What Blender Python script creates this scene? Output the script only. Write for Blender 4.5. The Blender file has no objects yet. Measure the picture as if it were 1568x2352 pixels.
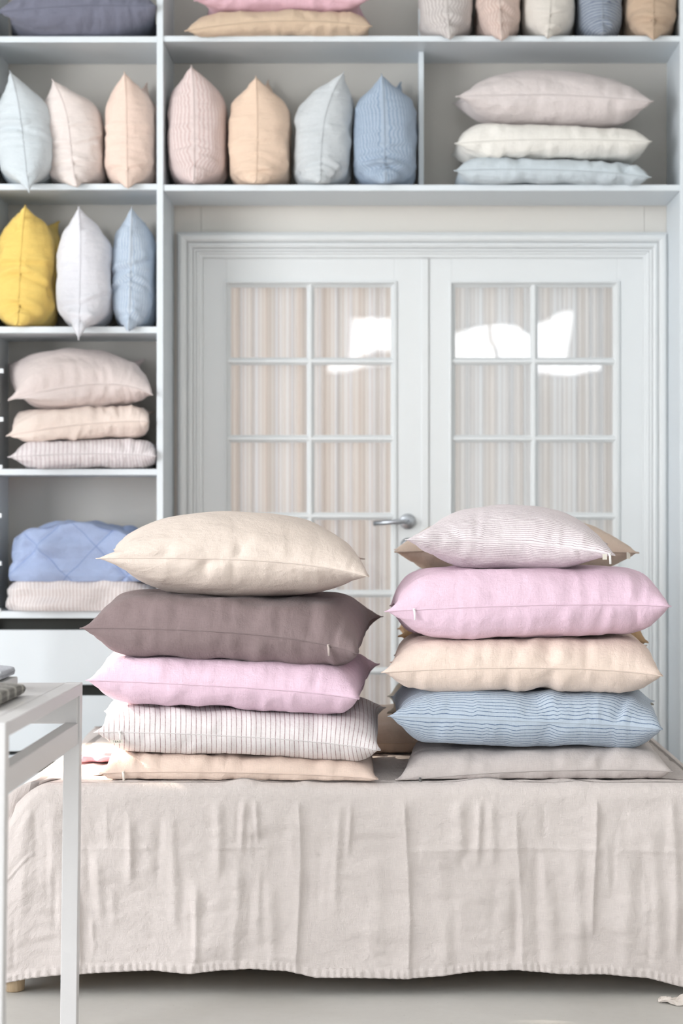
import bpy, bmesh, math, random
import numpy as np
from mathutils import Vector

# ------------------------------------------------------------------ camera, world, light, exposure
F = 4704.0                       # focal length in pixels of the 1568 x 2352 frame (72 mm)
VX, VY, CH = 900.0, 1190.0, 1.15  # vanishing point and camera height
sc = bpy.context.scene
C = sc.collection
cam = bpy.data.objects.new('camera', bpy.data.cameras.new('camera')); C.objects.link(cam)
cam.location = (0, 0, CH); cam.rotation_euler = (math.radians(90), 0, 0)
cam.data.sensor_width = 36; cam.data.lens = 72
cam.data.shift_x = -(VX - 784) / 2352; cam.data.shift_y = (VY - 1176) / 2352
cam.data.dof.use_dof = True; cam.data.dof.focus_distance = 5.0; cam.data.dof.aperture_fstop = 3.2
cam.data.clip_start = .05
sc.camera = cam
sc.view_settings.view_transform = 'Standard'; sc.view_settings.look = 'None'
sc.view_settings.gamma = 1; sc.view_settings.use_curve_mapping = False
sc.view_settings.exposure = -0.50

w = bpy.data.worlds.new('sky'); sc.world = w; w.use_nodes = True
w.node_tree.nodes['Background'].inputs[0].default_value = (.80, .90, 1, 1)
w.node_tree.nodes['Background'].inputs[1].default_value = 1.6

def area(name, loc, size, rot, power, col):
    d = bpy.data.lights.new(name, 'AREA'); d.shape = 'RECTANGLE'; d.size, d.size_y = size
    d.energy = power; d.color = col
    o = bpy.data.objects.new(name, d); C.objects.link(o); o.location = loc; o.rotation_euler = rot
    return o
R = math.radians
# sun through the window in the left wall; daylight in the shop windows behind the camera
sd = bpy.data.lights.new('sun', 'SUN'); sd.energy = 32.0; sd.angle = R(2.5); sd.color = (1.0, .86, .70)
sun = bpy.data.objects.new('sun', sd); C.objects.link(sun)
sun.rotation_euler = Vector((.86, -.25, -.48)).to_track_quat('-Z', 'Y').to_euler()
sun.location = (-6, 6, 4)
area('daylight_left', (-4.42, 1.7, 1.85), (4.2, 2.3), (R(90), 0, R(-90)), 470, (.95, .97, 1.0))
area('daylight_front_left', (-3.05, -4.9, 1.75), (2.7, 2.5), (R(90), 0, 0), 55, (.92, .96, 1.0))
area('daylight_front_right', (3.0, -4.9, 1.75), (1.3, 2.5), (R(90), 0, 0), 40, (.90, .95, 1.0))
area('added_curtain_backlight', (.1, 8.3, 1.6), (2.4, 2.2), (R(-90), 0, 0), 38, (1.0, .985, .97))  # added lamp with no known source, brightens the curtains from behind
area('daylight_transom', (.63, -4.9, 2.86), (2.3, .42), (R(90), 0, 0), 45, (.95, .97, 1.0))

def at(px, py, Y):
    """world point seen at a pixel of the photograph, at distance Y"""
    return ((px - VX) * Y / F, Y, CH - (py - VY) * Y / F)
def ax(px, Y): return (px - VX) * Y / F
def az(py, Y): return CH - (py - VY) * Y / F

# ------------------------------------------------------------------ materials
def srgb(r, g, b):
    f = lambda c: (c / 12.92 if c <= .04045 else ((c + .055) / 1.055) ** 2.4)
    return (f(r / 255), f(g / 255), f(b / 255), 1)
class NT:
    def __init__(s, name):
        s.m = bpy.data.materials.new(name); s.m.use_nodes = True
        s.t = s.m.node_tree; s.b = s.t.nodes['Principled BSDF']
    def n(s, typ, **kw):
        x = s.t.nodes.new(typ)
        for k, v in kw.items(): setattr(x, k, v)
        return x
    def l(s, a, b): s.t.links.new(a, b)
    def math(s, op, a, b=None, c=None):
        x = s.n('ShaderNodeMath', operation=op)
        for i, v in enumerate((a, b, c)):
            if v is None: continue
            if isinstance(v, (int, float)): x.inputs[i].default_value = v
            else: s.l(v, x.inputs[i])
        return x.outputs[0]
    def noise(s, vec, scale, detail=3, rough=.5, dist=0):
        x = s.n('ShaderNodeTexNoise'); x.inputs['Scale'].default_value = scale
        x.inputs['Detail'].default_value = detail; x.inputs['Roughness'].default_value = rough
        x.inputs['Distortion'].default_value = dist
        if vec is not None: s.l(vec, x.inputs['Vector'])
        return x.outputs['Fac']
    def mapv(s, vec, scale):
        x = s.n('ShaderNodeMapping'); x.inputs['Scale'].default_value = scale; s.l(vec, x.inputs['Vector']); return x.outputs[0]
    def ramp(s, fac, stops):
        x = s.n('ShaderNodeValToRGB'); e = x.color_ramp.elements
        while len(e) < len(stops): e.new(.5)
        for i, (p, c) in enumerate(stops): e[i].position = p; e[i].color = c
        s.l(fac, x.inputs[0]); return x.outputs[0]
    def mix(s, fac, a, b, blend='MIX'):
        x = s.n('ShaderNodeMix', data_type='RGBA', blend_type=blend)
        for i, v in ((0, fac), (6, a), (7, b)):
            if isinstance(v, (int, float)): x.inputs[i].default_value = v
            elif isinstance(v, tuple): x.inputs[i].default_value = v
            else: s.l(v, x.inputs[i])
        return x.outputs[2]
    def bump(s, h, strength, dist):
        x = s.n('ShaderNodeBump'); x.inputs['Strength'].default_value = strength; x.inputs['Distance'].default_value = dist
        s.l(h, x.inputs['Height']); s.l(x.outputs[0], s.b.inputs['Normal'])

def paint(name, col, rough=.45, var=.03, bump=.05):
    k = NT(name); tc = k.n('ShaderNodeTexCoord').outputs['Object']
    f = k.noise(tc, 3.0, 4)
    d = tuple(c * (1 - var) for c in col[:3]) + (1,)
    k.l(k.mix(f, col, d), k.b.inputs['Base Color']); k.b.inputs['Roughness'].default_value = rough
    k.bump(k.noise(k.mapv(tc, (60, 60, 60)), 3, 2), bump, .002)
    return k.m

def soft(col, k=.80):
    c = srgb(*col); g = .3 * c[0] + .59 * c[1] + .11 * c[2]
    return tuple(g + (v - g) * k for v in c[:3]) + (1,)
FAB = {}; BASE = {}
def fabric(col, stripe=None, crumple=1.0, name='linen'):
    """linen cloth in metre UVs; stripe = (colour, pitch, width fraction, axis)"""
    key = (col, stripe, crumple)
    if key in FAB: return FAB[key]
    k = NT(name); uv = k.n('ShaderNodeTexCoord').outputs['UV']
    wob = k.noise(uv, 9, 2)
    warp = k.noise(k.mapv(uv, (900, 40, 1)), 1, 2); weft = k.noise(k.mapv(uv, (40, 900, 1)), 1, 2)
    weave = k.math('ADD', warp, weft)
    base = soft(col)
    hi = tuple(min(1, c * 1.05) for c in base[:3]) + (1,); lo = tuple(c * .93 for c in base[:3]) + (1,)
    color = k.mix(k.math('MULTIPLY_ADD', weave, 1.6, -1.1), lo, hi)
    if stripe:
        sc_, pitch, wd, axis = stripe
        sep = k.n('ShaderNodeSeparateXYZ'); k.l(uv, sep.inputs[0])
        x = k.math('ADD', sep.outputs[axis], k.math('MULTIPLY', wob, pitch * .12))
        p = k.math('PINGPONG', k.math('DIVIDE', x, pitch), .5)
        s = k.n('ShaderNodeMapRange'); s.interpolation_type = 'SMOOTHSTEP'
        s.inputs[1].default_value = wd * .5 + .06; s.inputs[2].default_value = wd * .5 - .04
        k.l(p, s.inputs[0])
        slub = k.math('MULTIPLY_ADD', k.noise(k.mapv(uv, (130, 130, 1)), 1, 2), 1.0, .35)
        color = k.mix(k.math('MINIMUM', k.math('MULTIPLY', s.outputs[0], slub), 1.0), color, soft(sc_, .9))
    k.l(color, k.b.inputs['Base Color'])
    k.b.inputs['Roughness'].default_value = .92; k.b.inputs['Specular IOR Level'].default_value = .15
    k.b.inputs['Sheen Weight'].default_value = .12
    cr = k.noise(k.mapv(uv, (26, 26, 1)), 1, 5, .6, .25)
    cr2 = k.noise(k.mapv(uv, (9, 9, 1)), 1, 3, .5, .4)
    h = k.math('ADD', k.math('MULTIPLY', cr, .9 * crumple), k.math('MULTIPLY', cr2, 1.1 * crumple))
    h = k.math('ADD', h, k.math('MULTIPLY', weave, .10))
    k.bump(h, .75, .008)
    FAB[key] = k.m; BASE[k.m.name] = col
    return k.m

M = {}
M['white'] = paint('white_lacquer', srgb(226, 233, 238), .38)
M['wall'] = paint('wall_paint', srgb(232, 228, 221), .7)
M['door'] = paint('door_paint', srgb(231, 234, 235), .35)
M['panel'] = paint('back_panel_paint', srgb(206, 202, 195), .6)
M['ceil'] = paint('ceiling_paint', srgb(240, 240, 238), .8)
M['table'] = paint('table_paint', srgb(214, 212, 212), .4)
M['dark'] = paint('painted_shade_interior', srgb(58, 60, 57), .8)  # shade inside the drawer gaps, put into the colour
M['room'] = paint('room_wall_paint', srgb(235, 233, 228), .8)
def concrete():
    k = NT('concrete'); tc = k.n('ShaderNodeTexCoord').outputs['Object']
    a = k.noise(tc, 1.6, 6, .6); b = k.noise(tc, 40, 3); sp = k.noise(tc, 160, 1)
    c = k.ramp(a, [(.3, srgb(200, 197, 191)), (.7, srgb(216, 214, 210))])
    c = k.mix(k.math('MULTIPLY', b, .25), c, srgb(178, 174, 168))
    sp2 = k.ramp(sp, [(.74, (0, 0, 0, 1)), (.80, (1, 1, 1, 1))])
    c = k.mix(k.math('MULTIPLY', sp2, .5), c, srgb(130, 126, 120))
    k.l(c, k.b.inputs['Base Color']); k.b.inputs['Roughness'].default_value = .5
    k.bump(b, .08, .002); return k.m
M['floor'] = concrete()
def metal():
    k = NT('brushed_steel'); k.b.inputs['Base Color'].default_value = srgb(178, 182, 188); k.b.inputs['Metallic'].default_value = 1
    k.b.inputs['Roughness'].default_value = .38; return k.m
M['metal'] = metal()
def wood():
    k = NT('beech_wood'); tc = k.n('ShaderNodeTexCoord').outputs['Object']
    f = k.noise(k.mapv(tc, (20, 20, 3)), 3, 4, .6, 1.5)
    k.l(k.ramp(f, [(.3, srgb(186, 160, 128)), (.7, srgb(208, 186, 156))]), k.b.inputs['Base Color']); k.b.inputs['Roughness'].default_value = .5
    return k.m
M['wood'] = wood()
def glass():
    k = NT('old_window_glass'); tc = k.n('ShaderNodeTexCoord').outputs['Object']
    out = k.t.nodes['Material Output']; k.t.nodes.remove(k.b)
    tr = k.n('ShaderNodeBsdfTransparent'); gl = k.n('ShaderNodeBsdfGlossy'); gl.inputs['Roughness'].default_value = .02
    fr = k.n('ShaderNodeFresnel'); fr.inputs['IOR'].default_value = 1.52
    bp = k.n('ShaderNodeBump'); bp.inputs['Strength'].default_value = .5; bp.inputs['Distance'].default_value = .0035
    k.l(k.noise(k.mapv(tc, (5, 5, 3)), 1, 1, .4), bp.inputs['Height']); k.l(bp.outputs[0], gl.inputs['Normal'])
    mx = k.n('ShaderNodeMixShader'); k.l(fr.outputs[0], mx.inputs[0]); k.l(tr.outputs[0], mx.inputs[1]); k.l(gl.outputs[0], mx.inputs[2])
    k.l(mx.outputs[0], out.inputs[0]); return k.m
M['glass'] = glass()
def curtain_mat(tint):
    k = NT('striped_curtain'); uv = k.n('ShaderNodeTexCoord').outputs['UV']
    sep = k.n('ShaderNodeSeparateXYZ'); k.l(uv, sep.inputs[0]); x = sep.outputs[0]
    fine = k.math('PINGPONG', k.math('DIVIDE', x, .021), .5)
    wide = k.math('PINGPONG', k.math('DIVIDE', x, .19), .5)
    base = k.ramp(k.math('MULTIPLY', wide, 2.0), [(.0, srgb(*tint[0])), (.35, srgb(*tint[1])), (.55, srgb(*tint[2])), (1.0, srgb(*tint[1]))])
    line = k.ramp(fine, [(.10, (1, 1, 1, 1)), (.22, (0, 0, 0, 1))])
    c = k.mix(k.math('MULTIPLY', line, .45), base, srgb(*tint[3]))
    k.l(c, k.b.inputs['Base Color']); k.b.inputs['Roughness'].default_value = .95
    k.bump(k.noise(k.mapv(uv, (300, 300, 1)), 1, 2), .1, .002)
    tr = k.n('ShaderNodeBsdfTranslucent'); k.l(c, tr.inputs[0]); mx = k.n('ShaderNodeMixShader'); mx.inputs[0].default_value = .4
    k.l(k.b.outputs[0], mx.inputs[1]); k.l(tr.outputs[0], mx.inputs[2]); k.l(mx.outputs[0], k.t.nodes['Material Output'].inputs[0]); return k.m
M['curtain_warm'] = curtain_mat(((236, 226, 219), (242, 238, 235), (240, 240, 244), (214, 196, 187)))
M['curtain_cool'] = curtain_mat(((236, 232, 229), (242, 242, 243), (240, 244, 248), (212, 208, 208)))

# ------------------------------------------------------------------ mesh helpers
def tag(o, label, cat, group=None):
    o['label'] = label; o['category'] = cat
    if group: o['group'] = group
    return o
def link(name, me, mat, parent=None):
    if mat is not None: me.materials.append(mat)
    o = bpy.data.objects.new(name, me); C.objects.link(o)
    if parent is not None: o.parent = parent
    return o
def empty(name, label, cat, loc=(0, 0, 0), group=None):
    o = bpy.data.objects.new(name, None); C.objects.link(o); o.location = loc; o.empty_display_size = .05
    return tag(o, label, cat, group)
def bm_box(bm, x0, x1, y0, y1, z0, z1):
    v = [bm.verts.new(p) for p in ((x0, y0, z0), (x1, y0, z0), (x1, y1, z0), (x0, y1, z0), (x0, y0, z1), (x1, y0, z1), (x1, y1, z1), (x0, y1, z1))]
    for f in ((3, 2, 1, 0), (4, 5, 6, 7), (0, 1, 5, 4), (1, 2, 6, 5), (2, 3, 7, 6), (3, 0, 4, 7)): bm.faces.new([v[i] for i in f])
def box(name, x0, x1, y0, y1, z0, z1, mat, parent=None, bevel=.0015):
    """box given in world coordinates, bevelled edges, local to its parent"""
    bm = bmesh.new(); bm_box(bm, x0, x1, y0, y1, z0, z1)
    if bevel: bmesh.ops.bevel(bm, geom=bm.edges[:], offset=bevel, segments=2, profile=.5, affect='EDGES')
    off = parent_loc(parent)
    bmesh.ops.translate(bm, verts=bm.verts, vec=-off)
    me = bpy.data.meshes.new(name); bm.to_mesh(me); bm.free()
    return link(name, me, mat, parent)
def parent_loc(p):
    v = Vector((0, 0, 0))
    while p is not None: v += p.location; p = p.parent
    return v
def mesh(name, verts, faces, mat, parent=None, smooth=True, uv=None):
    off = parent_loc(parent)
    vv = np.asarray(verts, float) - np.array(off)
    me = bpy.data.meshes.new(name); me.from_pydata(vv.tolist(), [], faces); me.update()
    if smooth: me.polygons.foreach_set('use_smooth', [True] * len(me.polygons))
    if uv is not None:
        lay = me.uv_layers.new(name='UVMap'); idx = np.empty(len(me.loops), np.int32); me.loops.foreach_get('vertex_index', idx)
        lay.data.foreach_set('uv', np.asarray(uv, np.float32)[idx].ravel())
    return link(name, me, mat, parent)
def tube(path, r, closed=False, seg=6):
    """verts, faces of a tube along a path"""
    p = np.asarray(path, float); n = len(p); V = []; Fc = []
    for i in range(n):
        a = p[(i - 1) % n] if (closed or i) else p[0]; b = p[(i + 1) % n] if (closed or i < n - 1) else p[-1]
        t = Vector(b - a).normalized(); u = t.cross(Vector((0, 0, 1)) if abs(t.z) < .9 else Vector((1, 0, 0))).normalized(); w_ = t.cross(u)
        for k in range(seg):
            q = 2 * math.pi * k / seg; V.append(p[i] + r * (math.cos(q) * np.array(u) + math.sin(q) * np.array(w_)))
    for i in range(n if closed else n - 1):
        j = (i + 1) % n
        for k in range(seg): Fc.append((i * seg + k, i * seg + (k + 1) % seg, j * seg + (k + 1) % seg, j * seg + k))
    if not closed: Fc.append(tuple(range(seg))[::-1]); Fc.append(tuple(range((n - 1) * seg, n * seg)))
    return V, Fc
def lathe(profile, seg=24, axis='Z'):
    V = []; Fc = []; n = len(profile)
    for r, h in profile:
        for k in range(seg):
            q = 2 * math.pi * k / seg; a, b = r * math.cos(q), r * math.sin(q)
            V.append((a, b, h) if axis == 'Z' else ((a, h, b) if axis == 'Y' else (h, a, b)))
    for i in range(n - 1):
        for k in range(seg): Fc.append((i * seg + k, i * seg + (k + 1) % seg, (i + 1) * seg + (k + 1) % seg, (i + 1) * seg + k))
    Fc.append(tuple(range(seg))[::-1]); Fc.append(tuple(range((n - 1) * seg, n * seg)))
    return V, Fc

def structure(o): o['kind'] = 'structure'; return o

# ------------------------------------------------------------------ the room
YF, YB = 6.69, 7.02                     # shelf fronts, back wall
X0, X1, YW0, ZC = -4.5, 3.7, -5.0, 3.6
structure(box('floor', X0 - .2, X1 + .2, YW0 - .2, 8.6, -.1, 0, M['floor'], bevel=0))
structure(box('ceiling', X0 - .2, X1 + .2, YW0 - .2, 8.6, ZC, ZC + .1, M['ceil'], bevel=0))
structure(box('wall_right', X1, X1 + .15, YW0, 8.6, 0, ZC, M['room'], bevel=0))
# left wall with an unseen sun window, its opening sized to trim the sun patch
WY0, WY1, WZ0, WZ1 = 6.14, 6.95, 2.42, 3.05
wl = bpy.data.objects.new('wall_left', None); C.objects.link(wl); structure(wl)
for a in ((X0 - .15, X0, YW0, WY0, 0, ZC), (X0 - .15, X0, WY1, 8.6, 0, ZC), (X0 - .15, X0, WY0, WY1, 0, WZ0), (X0 - .15, X0, WY0, WY1, WZ1, ZC)):
    box('wall_section', *a, M['room'], wl, 0)
w1 = bpy.data.objects.new('window_1', None); C.objects.link(w1); structure(w1)
for a in ((WY0, WY0 + .05, WZ0, WZ1), (WY1 - .05, WY1, WZ0, WZ1), (WY0 + .05, WY1 - .05, WZ0, WZ0 + .05), (WY0 + .05, WY1 - .05, WZ1 - .05, WZ1)):
    box('window_frame', X0 - .1, X0 - .04, *a, M['white'], w1, .002)
w5 = bpy.data.objects.new('window_5', None); C.objects.link(w5); structure(w5)
for k in range(4): box('mullion', X0 + .10, X0 + .14, -.42 + 1.4 * k - .03, -.42 + 1.4 * k + .03, .68, 3.02, M['white'], w5, .003)
for z in (.68, 3.02): box('window_rail', X0 + .10, X0 + .15, -.45, 3.85, z - .03, z + .03, M['white'], w5, .003)
# wall behind the camera: solid with three glazed openings that carry the daylight
wf = bpy.data.objects.new('wall_front', None); C.objects.link(wf); structure(wf)
for a in ((X0, -4.4, 0, ZC), (-4.4, -1.7, 0, .5), (-4.4, -1.7, 3.0, ZC), (-1.7, -.52, 0, ZC), (-.52, 1.78, 0, 2.65), (-.52, 1.78, 3.07, ZC),
          (1.78, 2.35, 0, ZC), (2.35, 3.65, 0, .5), (2.35, 3.65, 3.0, ZC), (3.65, X1, 0, ZC)):
    box('wall_section', a[0], a[1], YW0 - .15, YW0, a[2], a[3], M['room'], wf, 0)
for i, (a0, a1, c0, c1, nm) in enumerate(((-4.4, -1.7, .5, 3.0, 2), (2.35, 3.65, .5, 3.0, 1), (-.52, 1.78, 2.65, 3.07, 2))):
    wn = bpy.data.objects.new('window_%d' % (i + 2), None); C.objects.link(wn); structure(wn)
    for k in range(nm + 2):
        x = a0 + (a1 - a0) * k / (nm + 1); box('mullion', x - .025, x + .025, YW0 + .11, YW0 + .15, c0, c1, M['white'], wn, .003)
    for z in (c0, c1): box('window_rail', a0, a1, YW0 + .12, YW0 + .16, z - .03, z + .03, M['white'], wn, .003)

# door wall, opening between the shelf sides
DX0, DX1 = ax(462, YB), ax(1479, YB); DZ1 = az(589, YB)
wb = bpy.data.objects.new('wall_back', None); C.objects.link(wb); structure(wb)
for a in ((X0, DX0 - .001, 0, ZC), (DX1 + .001, X1, 0, ZC), (DX0, DX1, DZ1 + .001, ZC)):
    box('wall_section', a[0], a[1], YB + .006, YB + .14, a[2], a[3], M['wall'], wb, 0)
box('wall_section', X0, X1, 8.4, 8.5, 0, ZC, M['room'], wb, 0)
# stepped casing round the doors, mitred
def casing(name, prof):
    xo0, xo1, zo = DX0, DX1, DZ1
    V = []; Fc = []
    for (o, y) in prof:
        V += [(xo0 - o, y, 0), (xo0 - o, y, zo + o), (xo1 + o, y, zo + o), (xo1 + o, y, 0)]
    n = len(prof)
    for i in range(n - 1):
        for k in range(3): Fc.append((i * 4 + k, i * 4 + k + 1, (i + 1) * 4 + k + 1, (i + 1) * 4 + k))
    return structure(mesh(name, V, [f[::-1] for f in Fc], M['door'], None, False))
Y = YB
casing('trim_1', [(-.004, Y + .05), (-.004, Y - .004), (.006, Y - .006), (.0075, Y - .014), (.0140, Y - .016), (.0155, Y - .013), (.0170, Y - .020), (.0235, Y - .022), (.0250, Y - .018), (.0270, Y - .028),
                  (.034, Y - .033), (.0425, Y - .031), (.0445, Y - .026), (.0470, Y - .038), (.054, Y - .044), (.064, Y - .046), (.070, Y - .044), (.0735, Y - .036), (.0755, Y - .036), (.0765, Y + .004), (.084, Y + .004)])

# ------------------------------------------------------------------ double glazed doors
def glazed_door(name, x0, x1, gx0, gx1, gm, side):
    d = bpy.data.objects.new(name, None); C.objects.link(d); structure(d)
    y0, y1 = YB + .012, YB + .052
    zt = DZ1 - .003
    rows = [650 + 178.5 * i for i in range(7)]
    zr = [az(p, YB) for p in rows]
    # stiles and rails
    box('door_stile', x0, gx0, y0, y1, .008, zt, M['door'], d); box('door_stile', gx1, x1, y0, y1, .008, zt, M['door'], d)
    box('door_rail', gx0, gx1, y0, y1, zr[0], zt, M['door'], d, .001); box('door_rail', gx0, gx1, y0, y1, .008, zr[-1], M['door'], d, .001)
    b = .0128
    # muntins with bevelled moulding: hexagonal profile bars
    def bar(p0, p1, vert):
        prof = [(-b, y0 + .022), (-b, y0 + .014), (-.0035, y0 + .003), (.0035, y0 + .003), (b, y0 + .014), (b, y0 + .022)]
        V = []
        for p in (p0, p1):
            for (o, yy) in prof: V.append((p[0] + (o if vert else 0), yy, p[1] + (0 if vert else o)))
        n = 6; Fc = [(k, (k + 1) % n, n + (k + 1) % n, n + k) for k in range(n)] + [tuple(range(n))[::-1], tuple(range(n, 2 * n))]
        if vert: Fc = [f[::-1] for f in Fc]
        mesh('muntin', V, Fc, M['door'], d, False)
    bar((gm, zr[-1]), (gm, zr[0]), True)
    for i in range(1, 6):
        bar((gx0 - .002, zr[i]), (gm - .004, zr[i]), False); bar((gm + .004, zr[i]), (gx1 + .002, zr[i]), False)
    # bead round the glazed field
    prof = [(-.003, y0 + .001), (-.002, y0 - .007), (.004, y0 - .008), (.007, y0 - .002), (.0085, y0 + .003), (.0185, y0 + .015), (.0185, y0 + .022)]
    V = []; Fc = []
    for (o, yy) in prof:
        o -= .006
        V += [(gx0 + o, yy, zr[-1] + o), (gx1 - o, yy, zr[-1] + o), (gx1 - o, yy, zr[0] - o), (gx0 + o, yy, zr[0] - o)]
    for i in range(len(prof) - 1):
        for k in range(4): Fc.append((i * 4 + k, i * 4 + (k + 1) % 4, (i + 1) * 4 + (k + 1) % 4, (i + 1) * 4 + k))
    mesh('glazing_bead', V, Fc, M['door'], d, False)
    # panes, each very slightly out of true as old glass is
    rnd = random.Random(name)
    for i in range(6):
        for (a0, a1) in ((gx0 + .004, gm - .002), (gm + .002, gx1 - .004)):
            ty, tx = rnd.uniform(-.0012, .0012), rnd.uniform(-.0012, .0012)
            V = []
            for yy in (y0 + .0165, y0 + .0195):
                for (x, sx) in ((a0, -1), (a1, 1)):
                    for (z, sz) in ((zr[i + 1] + .002, -1), (zr[i] - .002, 1)): V.append((x, yy + sx * tx + sz * ty, z))
            mesh('pane', V, [(0, 2, 3, 1), (4, 5, 7, 6), (0, 1, 5, 4), (2, 6, 7, 3), (0, 4, 6, 2), (1, 3, 7, 5)], M['glass'], d, False)
    return d
cx = ax(983, YB)
dl = glazed_door('door_1', DX0 + .003, cx - .002, ax(520, YB), ax(905, YB), ax(712, YB), 'left')
dr = glazed_door('door_2', cx + .002, DX1 - .003, ax(1037, YB), ax(1417, YB), ax(1227, YB), 'right')
box('astragal', ax(968, YB), ax(983.5, YB), YB + .004, YB + .013, .01, DZ1 - .006, M['door'], dl, .0015)
# lever handle
hx, hz = ax(936, YB), az(1198, YB)
V, Fc = lathe([(.006, 0), (.0265, .001), (.0265, .007), (.0245, .009), (.006, .009)], 28, 'Y')
V = [(x + hx, YB + .012 - y, z + hz) for x, y, z in V]; hr = mesh('handle_rose', V, [f[::-1] for f in Fc], M['metal'], dl, True)
pts = [(hx, YB + .006, hz), (hx, YB - .03, hz), (hx - .003, YB - .043, hz), (hx - .012, YB - .049, hz), (hx - .03, YB - .05, hz), (ax(857, YB), YB - .05, hz - .006)]
V, Fc = tube(pts, .0085, seg=14); mesh('lever', V, Fc, M['metal'], hr, True)
V, Fc = lathe([(.004, 0), (.024, .001), (.024, .006), (.004, .007)], 24, 'Y')
V = [(x + hx, YB + .012 - y, z + az(1252, YB)) for x, y, z in V]; mesh('key_rose', V, [f[::-1] for f in Fc], M['metal'], dl, True)

# curtains behind the glass
def curtain(x0, x1, mat, label, seed):
    rnd = np.random.RandomState(seed); n, mrow = 420, 14
    s = np.linspace(0, 1, n); ph = rnd.rand(4) * 6
    wv = .010 * np.sin(s * 95 + ph[0] + 2.2 * np.sin(s * 17 + ph[1])) + .006 * np.sin(s * 41 + ph[2])
    xs = x0 + (x1 - x0) * s + .0045 * np.sin(s * 95 + ph[3])
    arc = np.concatenate([[0], np.cumsum(np.hypot(np.diff(xs), np.diff(wv * 1.6)))])
    V = []; UV = []
    for j in range(mrow):
        z = .02 + (2.02 - .02) * j / (mrow - 1); k = .85 + .15 * math.sin(j * .9 + seed)
        for i in range(n): V.append((xs[i], YB + .105 + wv[i] * k, z)); UV.append((arc[i], z))
    Fc = [(j * n + i, j * n + i + 1, (j + 1) * n + i + 1, (j + 1) * n + i) for j in range(mrow - 1) for i in range(n - 1)]
    o = mesh('door_curtain', V, Fc, mat, None, True, UV)
    return tag(o, label, 'curtain', 'curtains behind the door glass')
curtain(DX0 + .01, cx - .02, M['curtain_warm'], 'beige striped gathered curtain behind the glass of the left door', 1)
curtain(cx + .02, DX1 - .01, M['curtain_cool'], 'pale grey striped gathered curtain behind the glass of the right door', 5)

# ------------------------------------------------------------------ shelving
XL0, XP0, XP1, XR = -1.313, ax(360, YF), ax(375, YF), .940
ZTOP = 3.45
left = empty('shelving_unit', 'tall white shelf column with drawers left of the glazed doors', 'shelf unit', (-1.04, YF, 0))
rows = [(-247, -233), (83, 97), (422, 436), (750, 765), (1077, 1091), (1404, 1420)]
box('side_panel', XL0 - .02, XL0, YF, YB, 0, ZTOP, M['white'], left)
box('side_panel', XP0, XP1, YF - .004, YB, 0, ZTOP, M['white'], left)
box('back_panel', XL0, XP0, YB - .006, YB, az(1418, YF), ZTOP, M['panel'], left, 0)
for a, b in rows: box('shelf', XL0, XP0, YF + .001, YB - .006, az(b, YF), az(a, YF), M['white'], left)
# drawers under the lowest open shelf, the shade in the gaps painted as a dark case behind
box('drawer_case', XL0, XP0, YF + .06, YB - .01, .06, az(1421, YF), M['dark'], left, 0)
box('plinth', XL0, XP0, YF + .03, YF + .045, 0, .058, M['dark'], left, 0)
for a, b in ((1447, 1573), (1598, 1726), (1775, 1843), (1866, 1945)):
    dw = box('drawer', XL0 + .002, XP0 - .002, YF + .004, YF + .022, az(b, YF), az(a, YF), M['white'], left)
    box('drawer_side', XL0 + .012, XL0 + .024, YF + .022, YF + .058, az(b, YF) + .005, az(a, YF) - .03, M['dark'], dw, 0)
    box('drawer_side', XP0 - .024, XP0 - .012, YF + .022, YF + .058, az(b, YF) + .005, az(a, YF) - .03, M['dark'], dw, 0)
box('rail', XL0, XP0, YF + .002, YF + .058, az(1748, YF), az(1735, YF), M['white'], left)

bridge = empty('shelving_unit', 'white shelf bridge running over the double doors to the right panel', 'shelf unit', (.1, YF, az(438, YF)))
for a, b in ((-247, -233), (82, 95), (424, 438)): box('shelf', XP1, XR, YF + .001, YB - .006, az(b, YF), az(a, YF), M['white'], bridge)
box('back_panel', XP1, XR, YB - .006, YB, az(424, YF), ZTOP, M['panel'], bridge, 0)
box('side_panel', XR, XR + .022, YF - .003, YB, 0, ZTOP, M['white'], bridge)
ydv = YF + .15
for (a, b) in ((95, 424), (-233, 82)):
    box('divider', ax(961, ydv), ax(973, ydv), ydv, YB - .006, az(b, YF), az(a, YF), M['white'], bridge)

# peg rack at the left edge of the view
rack = empty('peg_rack', 'white rack with short prongs at the left edge before the shelf column', 'rack', (-1.27, 6.36, 0))
box('post', -1.295, -1.255, 6.34, 6.38, .03, 1.95, M['white'], rack)
box('foot', -1.42, -1.20, 6.32, 6.40, 0, .03, M['white'], rack)
for i, (px, py) in enumerate(((8.5, 852), (8, 963), (6, 1073), (4.5, 1184), (4, 1294), (2, 1402))):
    z = az(py, 6.36); box('peg', -1.256, ax(px, 6.36), 6.353, 6.367, z - .007, z + .007, M['white'], rack, .002)

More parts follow.
